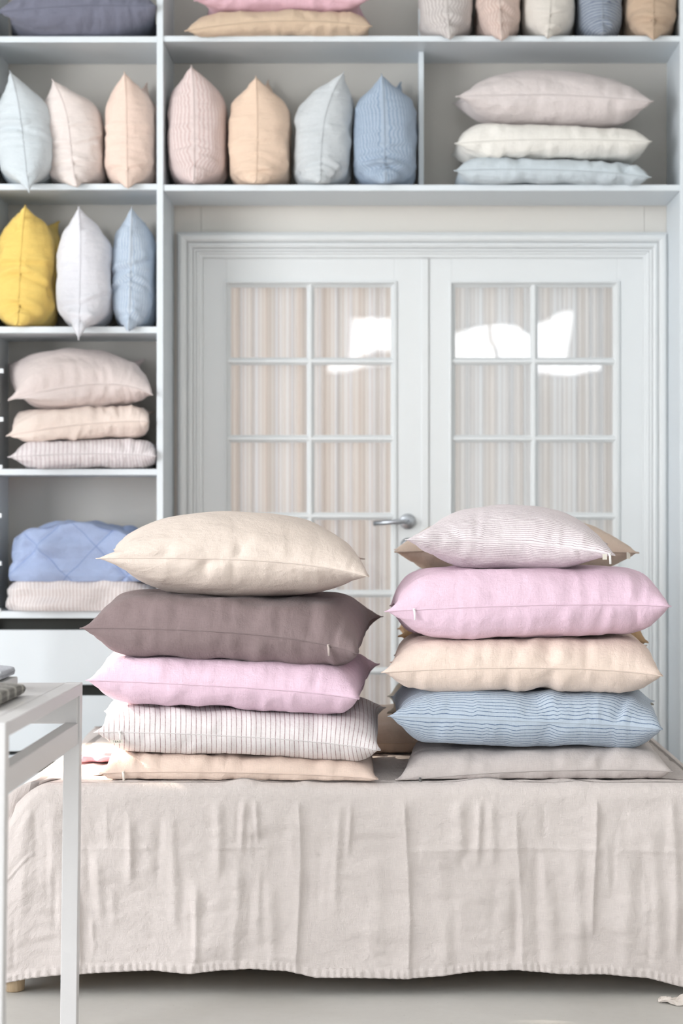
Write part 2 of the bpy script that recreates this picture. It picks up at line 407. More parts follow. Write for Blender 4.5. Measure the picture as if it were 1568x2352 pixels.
# ------------------------------------------------------------------ cushions: cloth inflated between plates
#SIM#
def cushion_sim(specs, N=36, steps=210, iters=5, seed=3):
    """inflate flat sewn covers between plates; returns (B, sheet, N, N, xyz)"""
    B = len(specs); rng = np.random.RandomState(seed); f = np.float32
    g = lambda k, d: np.array([s.get(k, d) for s in specs])
    W, D, H, acc, Vt = (g(k, d).astype(f) for k, d in (('W', .7), ('D', .55), ('h', .15), ('p', 75.), ('V', .04)))
    u = np.linspace(-.5, .5, N).astype(f)
    P = np.zeros((B, 2, N, N, 3), f)
    P[..., 0] = W[:, None, None, None] * u[None, None, :, None]; P[..., 1] = D[:, None, None, None] * u[None, None, None, :]
    bump = np.sqrt(np.clip((1 - 4 * u[:, None] ** 2) * (1 - 4 * u[None, :] ** 2), 0, 1))
    P[:, 0, :, :, 2] = .03 * bump; P[:, 1, :, :, 2] = -.03 * bump
    xi = np.linspace(0, 6, N); a = np.floor(xi).astype(int).clip(0, 5); t = (xi - a).astype(f)
    k = rng.randn(B, 2, 7, 7).astype(f)
    q = k[:, :, a, :] * (1 - t)[None, None, :, None] + k[:, :, a + 1, :] * t[None, None, :, None]
    P[..., 2] += .010 * (q[:, :, :, a] * (1 - t) + q[:, :, :, a + 1] * t) * bump
    dx = (W / (N - 1))[:, None, None, None]; dy = (D / (N - 1))[:, None, None, None]; dg = np.sqrt(dx * dx + dy * dy)
    V = np.zeros_like(P); grav = np.zeros((B, 1, 1, 1, 3), f)
    for i, s in enumerate(specs): grav[i, 0, 0, 0] = s.get('g', (0, 0, -.5))
    top, stand = g('top', False), g('stand', False)
    zmax = np.where(top, 9., H / 2).astype(f)[:, None, None, None]; zmin = (-H / 2)[:, None, None, None]
    xmin = np.where(stand, -W / 2 * g('squash', .9), -9.).astype(f)[:, None, None, None]
    def proj(a, b, L, ks, kc):
        d = b - a; l = np.sqrt((d * d).sum(-1)) + 1e-9
        e = (l - L) / l; e = np.where(e > 0, e * ks, e * kc)[..., None] * f(.5) * d
        a += e; b -= e
    edges = ((slice(0, 1), slice(None)), (slice(N - 1, N), slice(None)), (slice(None), slice(0, 1)), (slice(None), slice(N - 1, N)))
    dt = f(1 / 90)
    for st in range(steps):
        gx = np.zeros_like(P); gy = np.zeros_like(P)
        gx[:, :, 1:-1] = P[:, :, 2:] - P[:, :, :-2]; gx[:, :, 0] = P[:, :, 1] - P[:, :, 0]; gx[:, :, -1] = P[:, :, -1] - P[:, :, -2]
        gy[:, :, :, 1:-1] = P[:, :, :, 2:] - P[:, :, :, :-2]; gy[:, :, :, 0] = P[:, :, :, 1] - P[:, :, :, 0]; gy[:, :, :, -1] = P[:, :, :, -1] - P[:, :, :, -2]
        n = np.cross(gx, gy); n /= np.sqrt((n * n).sum(-1, keepdims=True)) + 1e-9; n[:, 1] *= -1
        vol = (P[:, 0, :, :, 2] - P[:, 1, :, :, 2]).mean((1, 2)) * W * D
        pf = acc * np.clip(1 - (vol / Vt) ** 2, -.3, 1) * min(1, st / 60)
        V = (V + dt * (n * pf[:, None, None, None, None] + grav)) * f(.93)
        P0 = P.copy(); P += V * dt
        for it in range(iters):
            for o in (0, 1):
                proj(P[:, :, o:-1:2], P[:, :, o + 1::2], dx, 1., .5); proj(P[:, :, :, o:-1:2], P[:, :, :, o + 1::2], dy, 1., .5)
            for o in (0, 1):
                proj(P[:, :, o:-1:2, :-1], P[:, :, o + 1::2, 1:], dg, .5, .25); proj(P[:, :, o:-1:2, 1:], P[:, :, o + 1::2, :-1], dg, .5, .25)
            for o in range(4):
                A = P[:, :, o:-2:4]; Q = P[:, :, o + 2::4][:, :, :A.shape[2]]; proj(A[:, :, :Q.shape[2]], Q, 2 * dx, .08, .08)
                A = P[:, :, :, o:-2:4]; Q = P[:, :, :, o + 2::4][:, :, :, :A.shape[3]]; proj(A[:, :, :, :Q.shape[3]], Q, 2 * dy, .08, .08)
            for e in edges: P[:, :, e[0], e[1]] = P[:, :, e[0], e[1]].mean(1, keepdims=True)
            np.clip(P[..., 2], zmin, zmax, out=P[..., 2]); np.maximum(P[..., 0], xmin, out=P[..., 0])
        V = (P - P0) / dt
    return P.astype(float)
#ENDSIM#

def refine(P):
    """double the grid resolution of (2,N,N,3) with a cubic interpolation"""
    def up(A, axis):
        A = np.moveaxis(A, axis, 0); n = len(A)
        e = np.concatenate([[2 * A[0] - A[1]], A, [2 * A[-1] - A[-2]]])
        mid = (-e[:-3] + 9 * e[1:-2] + 9 * e[2:-1] - e[3:]) / 16
        out = np.empty((2 * n - 1,) + A.shape[1:]); out[::2] = A; out[1::2] = mid
        return np.moveaxis(out, 0, axis)
    return up(up(P, 1), 2)

def pucker(P, amp, seed, W, D):
    """short pleats running away from the seam, deepest at the seam's middle"""
    rng = np.random.RandomState(seed); N = P.shape[1]; u = np.linspace(0, 1, N)
    def wave(n):
        s = np.zeros(N)
        for _ in range(n):
            c, wd, a = rng.rand(), rng.uniform(.006, .022), rng.uniform(-1, 1); s += a * np.exp(-((u - c) / wd) ** 2)
        return s * np.clip(np.minimum(u, 1 - u) * 8, 0, 1)
    for sh, sg in ((0, 1), (1, -1)):
        d = np.zeros((N, N))
        reach = lambda L: np.exp(-((u * L) / rng.uniform(.05, .08)) ** 1.5) * np.clip(u * L / .012, 0, 1)
        d += wave(34)[:, None] * reach(D)[None, :] + wave(20)[:, None] * reach(D)[::-1][None, :]
        d += wave(16)[None, :] * reach(W)[:, None] + wave(16)[None, :] * reach(W)[::-1][:, None]
        k = rng.randn(12, 12); xi = u * 10.999; a = np.floor(xi).astype(int); t = xi - a; t = t * t * (3 - 2 * t)
        q = k[a] * (1 - t)[:, None] + k[a + 1] * t[:, None]; q = q[:, a] * (1 - t) + q[:, a + 1] * t
        rim = np.clip(np.minimum(np.minimum(u, 1 - u)[:, None], np.minimum(u, 1 - u)[None, :]) * 9, 0, 1)
        P[sh, :, :, 2] += sg * amp * d + sg * amp * .45 * q * rim
        # the front belly faces -y: push the same pleats outwards there
        P[sh, :, :, 1] -= amp * .9 * wave(30)[:, None] * reach(D)[None, :]
    return P

def pinch(P, seed, n, standing, amp=1.0):
    """creases that start at the front seam and run into the faces"""
    rng = np.random.RandomState(seed); N = P.shape[1]; u, v = np.meshgrid(np.linspace(0, 1, N), np.linspace(0, 1, N), indexing='ij')
    for _ in range(n):
        u0 = rng.uniform(.08, .55) if standing else rng.uniform(.1, .9)
        k, wd, ln, a = rng.uniform(-.5, .5), rng.uniform(.014, .03), rng.uniform(.10, .26), rng.uniform(.5, 1.0) * amp
        for sh, sg in ((0, 1), (1, -1)):
            if not standing and rng.rand() < .5: continue
            kk = k if sh == 0 else k * rng.uniform(-.6, 1)
            x = (u - u0 - kk * v) / wd
            e = np.exp(-(v / ln) ** 2) * (1 if standing else np.clip(v / .04, 0, 1))
            g = (-np.exp(-x * x) + .75 * np.exp(-(x - 1.7) ** 2)) * e * a
            P[sh, :, :, 2] += sg * g * (.009 if standing else .0065)
            P[sh, :, :, 1] -= g * (.007 if standing else .004) * (1 - v) ** 4
    e = P[:, :, [0, -1]].mean(0, keepdims=True); P[:, :, [0, -1]] = e
    e = P[:, [0, -1]].mean(0, keepdims=True); P[:, [0, -1]] = e
    return P

def cushion_mesh(name, P, WD, mat, label, group, seam_mat, seam_r=.0014, category='cushion', base=None):
    """P: (2,N,N,3) world points; builds root > cover, seam"""
    N = P.shape[1]
    top = P[0].reshape(-1, 3); inner = P[1][1:-1, 1:-1].reshape(-1, 3)
    c = (top.mean(0)); zb = P[..., 2].min()
    root = empty(name, label, category, (c[0], c[1], zb) if base is None else base, group)
    V = np.concatenate([top, inner])
    ib = np.empty((N, N), int); ib[:] = np.arange(N * N).reshape(N, N); ib[1:-1, 1:-1] = N * N + np.arange((N - 2) ** 2).reshape(N - 2, N - 2)
    it = np.arange(N * N).reshape(N, N)
    q = lambda I: np.stack([I[:-1, :-1], I[1:, :-1], I[1:, 1:], I[:-1, 1:]], -1).reshape(-1, 4)
    Fc = np.concatenate([q(it), q(ib)[:, ::-1]]).tolist()
    uu, vv = np.meshgrid(np.linspace(0, WD[0], N), np.linspace(0, WD[1], N), indexing='ij')
    UV = np.concatenate([np.stack([uu, vv], -1).reshape(-1, 2), np.stack([uu, vv], -1)[1:-1, 1:-1].reshape(-1, 2)])
    mesh('cover', V, Fc, mat, root, True, UV)
    E = P[0]; loop = np.concatenate([E[:-1, 0], E[-1, :-1], E[:0:-1, -1], E[0, :0:-1]])
    v, fc = tube(loop, seam_r, True, 5); bc = darker(BASE[seam_mat.name], .95); seam_mat = fabric(bc, None, .5)
    mesh('seam', v, fc, seam_mat, root)
    return root

def corner_fix(P, targets, power=3.0):
    """targets {(i,j): xyz}: pull corner (0/-1,0/-1) to a point, fading fast inwards"""
    N = P.shape[1]; u = np.linspace(0, 1, N)
    for (i, j), tg in targets.items():
        wu = u if i else 1 - u; wv = u if j else 1 - u
        wgt = (wu[:, None] * wv[None, :]) ** power
        d = np.asarray(tg, float) - P[0, i, j]
        m = np.array([0. if t is None else 1. for t in tg]) if None in tg else np.ones(3)
        P += wgt[None, :, :, None] * (d * m)
    return P

def fit_flat(P, s):
    """lay a simulated cushion between two sloping levels with its seam corners where they are wanted"""
    xc = np.abs(P[0, [0, 0, -1, -1], [0, -1, 0, -1], 0]).mean(); yc = np.abs(P[0, [0, 0, -1, -1], [0, -1, 0, -1], 1]).mean()
    u = P[..., 0] / xc * .5 + .5; v = P[..., 1] / yc * .5 + .5
    FL, FR, BL, BR = (np.array(s[k]) for k in ('FL', 'FR', 'BL', 'BR'))
    XY = ((1 - u) * (1 - v))[..., None] * FL[:2] + (u * (1 - v))[..., None] * FR[:2] + ((1 - u) * v)[..., None] * BL[:2] + (u * v)[..., None] * BR[:2]
    z0 = P[..., 2].min(); z1 = P[..., 2].max(); zn = (P[..., 2] - z0) / (z1 - z0)
    pad = s.get('pad', .005)
    low = s['key'] in ('s3', 's6', 's7', 's8')
    s['zb'] = tuple(v + .001 if low else v - pad for v in s['zb']); s['zt'] = tuple(v + (0 if s['sim'].get('top') else pad) for v in s['zt'])
    zb = s['zb'][0] * (1 - u) + s['zb'][1] * u; zt = s['zt'][0] * (1 - u) + s['zt'][1] * u
    Z = zb + zn * (zt - zb)
    Q = np.concatenate([XY, Z[..., None]], -1)
    Q = corner_fix(Q, {(0, 0): FL, (-1, 0): FR, (0, -1): BL, (-1, -1): BR}, s.get('pw', 2.6))
    return Q

LIN = dict(cream=(230, 211, 197), brown=(140, 119, 119), pink=(238, 200, 221), ivory=(240, 232, 228), peach=(240, 211, 193), grey=(206, 194, 190),
           blue=(168, 188, 210), beige=(214, 188, 168))
def darker(col, k=.8): return tuple(int(c * k) for c in col)

# bed stacks --------------------------------------------------------
YS, YK = 5.0, 5.52          # front and back corner rows of the stacks
def flat(key, FL, FR, top, bot, mat, label, group, yf=YS, yk=YK, BL=None, BR=None, **kw):
    """pixel corners on the photograph at the distances yf / yk -> world spec"""
    ym = yf + .04
    s = dict(key=key, mat=mat, label=label, group=group)
    s['FL'] = at(*FL, kw.get('yl', yf)); s['FR'] = at(*FR, kw.get('yr', yf))
    dz = (s['FL'][2] + s['FR'][2]) / 2
    s['BL'] = at(*BL, yk) if BL else (s['FL'][0] + kw.get('skew', 0), yk, (s['FL'][2] + dz) / 2 + kw.get('bz', 0))
    s['BR'] = at(*BR, yk) if BR else (s['FR'][0] + kw.get('skew', 0), yk, (s['FR'][2] + dz) / 2 + kw.get('bz', 0))
    t = top if isinstance(top, tuple) else (top, top); b = bot if isinstance(bot, tuple) else (bot, bot)
    s['zt'] = (az(t[0], ym), az(t[1], ym)); s['zb'] = (az(b[0], ym), az(b[1], ym))
    W = math.dist(s['FL'][:2], s['FR'][:2]); D = math.dist(s['FL'][:2], s['BL'][:2])
    h = ((s['zt'][0] - s['zb'][0]) + (s['zt'][1] - s['zb'][1])) / 2
    is_top = kw.get('is_top', False)
    s['sim'] = dict(W=W, D=D, h=h, V=W * D * h * kw.get('fill', 1.2), top=is_top, g=(0, 0, -.6))
    if is_top: s['sim']['h'] = h * .8; s['sim']['V'] = W * D * h * kw.get('fill', .82)
    s.update({k: v for k, v in kw.items() if k in ('pull', 'amp', 'pw', 'tag', 'extra')}); s['WD'] = (W, D)
    return s
STR_ROSE = (150, 120, 118)
GL, GR = 'cushions in the left stack on the bed', 'cushions in the right stack on the bed'
f_stripe_v = fabric((240, 232, 232), ((172, 138, 140), .0117, .13, 0))
f_stripe_h = fabric((242, 230, 233), ((170, 140, 152), .0080, .19, 1))
f_blue_h = fabric((188, 203, 220), ((92, 116, 152), .0080, .20, 1))
BED = [
 flat('L1', (220, 1283), (847, 1325), 1172, (1366, 1374), fabric(LIN['cream']), 'cream linen cushion on top of the left stack on the bed', GL, is_top=True, BL=(262, 1262), BR=(838, 1284), fill=1.12, yr=4.96),
 flat('L2', (183, 1443), (822, 1502), (1366, 1374), (1504, 1520), fabric(LIN['brown']), 'dark mauve brown cushion, second in the left stack on the bed', GL, BL=(258, 1402), BR=(880, 1416), pull=(.86, (190, 172, 166)), yr=4.95, amp=1.2),
 flat('L3', (197, 1563), (824, 1606), (1504, 1520), (1614, 1638), fabric(LIN['pink']), 'pink cushion in the left stack under the dark brown one', GL, BL=(240, 1524), BR=(872, 1525), yr=4.95),
 flat('L4', (215, 1682), (873, 1724), (1614, 1638), (1720, 1742), f_stripe_v, 'white cushion with thin upright rose stripes in the left stack', GL, BL=(240, 1633), BR=(887, 1624), pull=(.09, (246, 242, 238)), yr=4.95),
 flat('L5', (228, 1777), (868, 1790), (1722, 1742), (1797, 1797), fabric(LIN['peach']), 'flattened peach cushion at the bottom of the left stack', GL, pull=(.09, (246, 234, 222)), BL=(262, 1700), BR=(862, 1712), fill=1.05, yr=4.96),
 flat('R1', (930, 1240), (1412, 1276), 1156, 1306, f_stripe_h, 'white cushion with fine pink lines on top of the right stack', GR, is_top=True, BL=(960, 1232), BR=(1395, 1250), fill=.95, pull=(.97, (240, 236, 232)), yk=5.55),
 flat('R2', (883, 1405), (1541, 1393), (1306, 1304), (1469, 1464), fabric(LIN['pink']), 'pink cushion in the right stack under the pink lined one', GR, BL=(895, 1392), BR=(1478, 1375), pull=(.09, (252, 240, 246))),
 flat('R3', (875, 1545), (1522, 1553), (1469, 1464), (1586, 1592), fabric((241, 216, 199)), 'peach cushion in the middle of the right stack on the bed', GR, BL=(905, 1505), BR=(1486, 1482)),
 flat('R4', (890, 1645), (1522, 1676), (1586, 1592), (1716, 1724), f_blue_h, 'light blue cushion with navy pinstripes in the right stack', GR, BL=(898, 1600), BR=(1503, 1610)),
 flat('R5', (908, 1797), (1545, 1772), (1716, 1724), (1800, 1803), fabric(LIN['grey']), 'flattened warm grey cushion at the bottom of the right stack', GR, BL=(952, 1715), BR=(1490, 1700), pull=(.09, (120, 118, 116)), fill=1.05),
]
GB = 'cushions in the hidden stack behind the right stack'
BED += [
 flat('B1', (906, 1268), (1467, 1270), 1182, 1316, fabric(LIN['beige']), 'beige cushion behind the pink lined one, top of the rear stack', GB, 5.62, 6.08, is_top=True, fill=.8),
 flat('B2', (930, 1352), (1456, 1350), 1316, 1400, fabric((226, 228, 226)), 'white cushion under the beige one in the rear right stack', GB, 5.62, 6.08),
 flat('B3', (914, 1462), (1488, 1476), 1400, 1490, fabric((190, 150, 104)), 'golden tan cushion peeking out behind the right stack', GB, 5.62, 6.08),
 flat('B4', (896, 1552), (1484, 1540), 1490, 1572, fabric((196, 150, 132)), 'terracotta cushion hidden behind the middle of the right stack', GB, 5.62, 6.08),
 flat('B5', (889, 1638), (1500, 1618), 1572, 1660, fabric((150, 142, 128)), 'olive grey cushion behind the blue striped cushion', GB, 5.62, 6.08),
 flat('B6', (700, 1716), (1330, 1716), 1662, 1735, fabric((206, 184, 166)), 'wide taupe cushion lying on the bed between the two stacks', None, 5.54, 6.2, fill=1.1, bz=.02),
]
# cushions lying on the shelves
SY0, SY1 = 6.64, 6.975
GS = 'folded stack on the right of the shelf over the doors'; GP = 'stack on the fourth shelf of the left column'
def sflat(*a, **k):
    k.setdefault('skew', 0); return flat(*a, yf=SY0, yk=SY1, **k)
SH = [
 sflat('s1', (1046, 222), (1500, 233), 145, (275, 290), fabric((226, 214, 212)), 'pale lilac grey cushion on top of the upper right shelf stack', GS, is_top=True, bz=.05),
 sflat('s2', (1044, 330), (1496, 325), (275, 290), (358, 364), fabric((240, 236, 228)), 'white cushion in the middle of the upper right shelf stack', GS, bz=.02),
 sflat('s3', (1042, 392), (1495, 407), (358, 364), 424, fabric((204, 216, 224)), 'pale blue cushion at the bottom of the upper right shelf stack', GS, fill=1.05),
 sflat('s4', (18, 920), (350, 908), 793, (940, 930), fabric((228, 212, 208)), 'large dusty pink cushion on top of the left column stack', GP, is_top=True, BL=(20, 834), BR=(333, 824)),
 sflat('s5', (14, 1002), (340, 968), (940, 928), (1008, 1004), fabric((242, 222, 210)), 'cream peach cushion in the middle of the left column stack', GP, BL=(40, 970), BR=(353, 945)),
 sflat('s6', (18, 1050), (357, 1048), (1008, 1004), 1076.5, fabric((234, 226, 228), ((206, 192, 196), .0125, .3, 0)), 'pale cushion with faint stripes at the bottom of the left column stack', GP, fill=1.05),
 sflat('s7', (-14, 30), (358, 14), -60, 82.5, fabric((122, 124, 144)), 'slate blue cushion lying on the top left shelf', None, is_top=True),
 sflat('s8', (424, 72), (854, 60), 18, 82, fabric((222, 192, 160)), 'tan cushion lying under a pink one on the top shelf', None, fill=1.0),
 sflat('s9', (445, 2), (846, 0), -70, 18, fabric((240, 190, 206)), 'rose pink cushion lying on the tan one on the top shelf', None, is_top=True),
]
for s, k in zip(SH, (None,) * 9): s['shelf'] = True
# standing cushions: three kinds of slump, one free
STAND = [dict(W=.46, D=.42, h=.185, stand=True, g=(-1.5, 0, 0), squash=.86, V=.029), dict(W=.47, D=.42, h=.185, stand=True, g=(-1.5, 0, 0), squash=.80, V=.028),
         dict(W=.46, D=.42, h=.19, stand=True, g=(-1.0, 0, 0), squash=.9, V=.030), dict(W=.42, D=.42, h=.19, V=.025, g=(0, 0, 0)), dict(W=.46, D=.42, h=.185, stand=True, g=(-1.6, .15, 0), squash=.83, V=.029)]
flats = BED + SH
SIM = cushion_sim([s['sim'] for s in flats] + STAND)

def zipper_pull(root, P, fr, col):
    N = P.shape[1]; p = P[0][int(round(fr * (N - 1))), 0]
    k = fabric(col, None, .3)
    y = p[1] - .0045
    V, Fc = tube([(p[0], y + .003, p[2] + .001), (p[0] + .001, y, p[2] - .004), (p[0] + .002, y + .0005, p[2] - .024)], .0030, seg=6)
    o = mesh('zipper_pull', V, Fc, k, root)
    box('zipper_slider', p[0] - .003, p[0] + .003, y + .001, y + .005, p[2] - .003, p[2] + .004, k, o, .0008)
PW = {}
for i, s in enumerate(flats):
    P = SIM[i]
    near = s['key'][0] in 'LR'
    if near or s['key'][0] == 'B' or True: P = refine(P)
    P = pucker(P, .0062 * s.get('amp', 1), 11 + i, *s['WD'])
    P = pinch(P, 31 + i, 5, 0)
    Q = fit_flat(P, s)
    if s.get('shelf'):
        lim = s['zb'][0]
        if s['key'] in ('s3', 's6', 's7', 's8'): m = Q[..., 1] > YF - .012; Q[..., 2] = np.where(m, np.maximum(Q[..., 2], lim), Q[..., 2])
    else:
        Q[..., 2] = np.maximum(Q[..., 2], .512)
    col = s['mat'].node_tree.nodes
    root = cushion_mesh('cushion', Q, s['WD'], s['mat'], s['label'], s['group'], s['mat'], (.0010 if s['key'] in ('L4', 'R4', 'R1') else .0013) if near else .002)
    PW[s['key']] = (root, Q)
    if s.get('pull'): zipper_pull(root, Q, *s['pull'])

def small_tag(root, p, w, h, yaw, col=(236, 228, 214), mark=True):
    """woven maker's tag: thin folded ribbon with a printed mark"""
    c, sn = math.cos(yaw), math.sin(yaw); V = []
    for (a, b) in ((-w / 2, 0), (w / 2, 0), (w / 2, -h), (-w / 2, -h)):
        for t in (0, -.0012): V.append((p[0] + a * c - t * sn, p[1] + a * sn + t * c - .003, p[2] + b))
    t = mesh('woven_tag', V, [(0, 2, 4, 6), (1, 7, 5, 3), (0, 1, 3, 2), (2, 3, 5, 4), (4, 5, 7, 6), (6, 7, 1, 0)], fabric(col, None, .2), root, False)
    return t
root, Q = PW['L4']; N = Q.shape[1]; k = Q[0][int(.10 * (N - 1)), 0]
p = at(268, 1703, k[1] - .004)
t = small_tag(root, (p[0], p[1], p[2] + .004), .030, .0085, .0)
fc = bpy.data.curves.new('tag_lettering', 'FONT'); fc.body = 'TEAD'; fc.size = .0068; fc.align_x = 'CENTER'; fc.align_y = 'CENTER'; fc.space_character = 1.25; fc.extrude = .0001
tmp = bpy.data.objects.new('lettering_source', fc); C.objects.link(tmp)
lm = bpy.data.meshes.new_from_object(tmp.evaluated_get(bpy.context.evaluated_depsgraph_get())); bpy.data.objects.remove(tmp); bpy.data.curves.remove(fc)
lm.materials.clear(); fo = link('tag_lettering', lm, fabric((112, 100, 92), None, .1), t)
fo.location = Vector((p[0] + .001, p[1] - .0046, p[2])) - parent_loc(t); fo.rotation_euler = (R(90), 0, 0)
root, Q = PW['R1']; p = at(1388, 1272, Q[0][int(.96 * (N - 1)), 0][1] - .004); small_tag(root, p, .011, .014, .2)
root, Q = PW['B1']; p = Q[0][-4, 0]; small_tag(root, (p[0], p[1] + .002, p[2] + .001), .012, .018, .5)

# standing cushions ---------------------------------------------------
def standing(kind, x0, x1, tip, floor_px, mat, label, group, hang=None, btip=None, yf=6.655, yk=6.985, flip=False, amp=1.0, seed=0, mid=None):
    P = SIM[len(flats) + kind].copy()
    P = refine(P); P = pucker(P, .0055 * amp, 100 + seed, .46, .42); P = pinch(P, 60 + seed, 5, 1, amp)
    if flip: P[..., 2] *= -1; P = P[::-1]
    zsh = az(floor_px, YF)
    # local x is up, local y is depth, local z is thickness
    xmn = np.percentile(P[..., 0], 4) if kind == 3 else P[..., 0].min(); xt = P[0, -1, 0, 0]
    t_tip = at(*tip, yf)
    up = (P[..., 0] - xmn) / (xt - xmn); Z = zsh + up * (t_tip[2] - zsh)
    yfr = P[0, :, 0, 1].min(); ybk = P[0, :, -1, 1].max()
    Yv = yf + (P[..., 1] - yfr) / (ybk - yfr) * (yk - yf)
    ym = yf + .12; xa, xb = ax(x0, ym), ax(x1, ym)
    z0, z1 = P[..., 2].min(), P[..., 2].max()
    Xv = xa + (P[..., 2] - z0) / (z1 - z0) * (xb - xa)
    mx = (xa + xb) / 2
    # lean: move the upper part towards the tip
    lean = t_tip[0] - (Xv[0, -1, 0])
    Xv = Xv + lean * .55 * np.clip(up, 0, 1.05) ** 4
    Q = np.stack([Xv, Yv, Z], -1)
    tg = {(-1, 0): t_tip}
    if btip: tg[(-1, -1)] = at(*btip, yk)
    else: tg[(-1, -1)] = (t_tip[0] + .004, yk, t_tip[2] - .004)
    Q = corner_fix(Q, tg, 3.0)
    if hang: Q = corner_fix(Q, {(0, 0): at(*hang, yf - .012)}, 2.2 if kind == 3 else 5.0)
    m = Q[..., 1] > YF - .012
    Q[..., 2] = np.where(m, np.maximum(Q[..., 2], zsh + .002), Q[..., 2])
    Q[..., 0] = np.where(Q[..., 0] > 9, 9, Q[..., 0])
    # uv: u runs up the cushion, v along its depth
    return cushion_mesh('cushion', Q, (.46, .42), mat, label, group, mat, .002, base=(mx, yf + .16, zsh))
G2, G3, G4, G5 = 'standing cushions on the upper left shelf', 'standing cushions over the left door', 'standing cushions on the third shelf of the left column', 'standing cushions on the top right shelf'
PS = lambda base, line, pitch=.012, wd=.34: fabric(base, (line, pitch, wd, 1))
standing(3, -14, 121, (22, 162), 422, fabric((212, 222, 228)), 'pale ice blue cushion standing at the left end of the second shelf', G2, yf=6.57, hang=(67, 443), seed=1)
standing(0, 104, 243, (119, 182), 422, fabric((238, 224, 218)), 'pale blush cushion standing between the ice blue and peach ones', G2, hang=(176, 426), seed=22, amp=1.1)
standing(4, 241, 357, (285, 165), 422, fabric((246, 216, 198)), 'peach cushion standing against the tall divider on the second shelf', G2, hang=(298, 429), seed=3, btip=(338, 190))
standing(2, 385, 523, (439, 150), 424, PS((232, 212, 208), (212, 184, 180)), 'pink striped cushion standing at the left over the glazed doors', G3, seed=4)
standing(1, 524, 668, (587, 175), 424, fabric((240, 208, 180)), 'peach cushion standing next to the pink striped one over the doors', G3, seed=5, btip=(616, 184))
standing(0, 670, 808, (790, 165), 424, fabric((206, 212, 216)), 'pale grey cushion leaning towards the blue one over the doors', G3, seed=6, amp=1.5)
standing(4, 809, 958, (876, 170), 424, PS((172, 190, 210), (138, 160, 188), .010), 'blue striped cushion standing against the short divider over the doors', G3, seed=7, btip=(921, 188), amp=1.3)
standing(1, -12, 128, (58, 470), 750, fabric((247, 207, 74)), 'yellow cushion standing on the third shelf of the left column', G4, seed=8, btip=(137, 508), amp=1.5)
standing(3, 123, 256, (180, 473), 750, fabric((232, 232, 240)), 'white cushion with its corner hanging over the third shelf edge', G4, yf=6.57, hang=(180, 781), seed=9)
standing(4, 258, 357, (302, 475), 750, PS((196, 210, 226), (160, 182, 208), .010), 'light blue striped cushion standing beside the white one', G4, hang=(298, 757), seed=10, amp=1.4)
standing(0, 958, 1088, (1015, -190), 82, PS((214, 206, 202), (184, 174, 172)), 'grey striped cushion standing leftmost on the top right shelf', G5, hang=(1032, 86), seed=11, amp=1.5)
standing(1, 1090, 1196, (1145, -185), 82, PS((226, 202, 190), (206, 176, 164)), 'rose striped cushion standing second on the top right shelf', G5, hang=(1150, 91), seed=12, amp=1.5)
standing(2, 1197, 1321, (1258, -180), 82, fabric((226, 218, 208)), 'cream cushion standing in the middle of the top right shelf', G5, hang=(1256, 84), seed=13)
standing(4, 1323, 1427, (1380, -190), 82, fabric((160, 170, 184), ((112, 124, 146), .011, .34, 0)), 'slate blue striped cushion standing fourth on the top right shelf', G5, seed=14, amp=1.4)
standing(0, 1429, 1554, (1490, -185), 82, fabric((206, 176, 146)), 'tan cushion standing rightmost on the top right shelf', G5, hang=(1503, 88), seed=15, flip=True, amp=1.5)

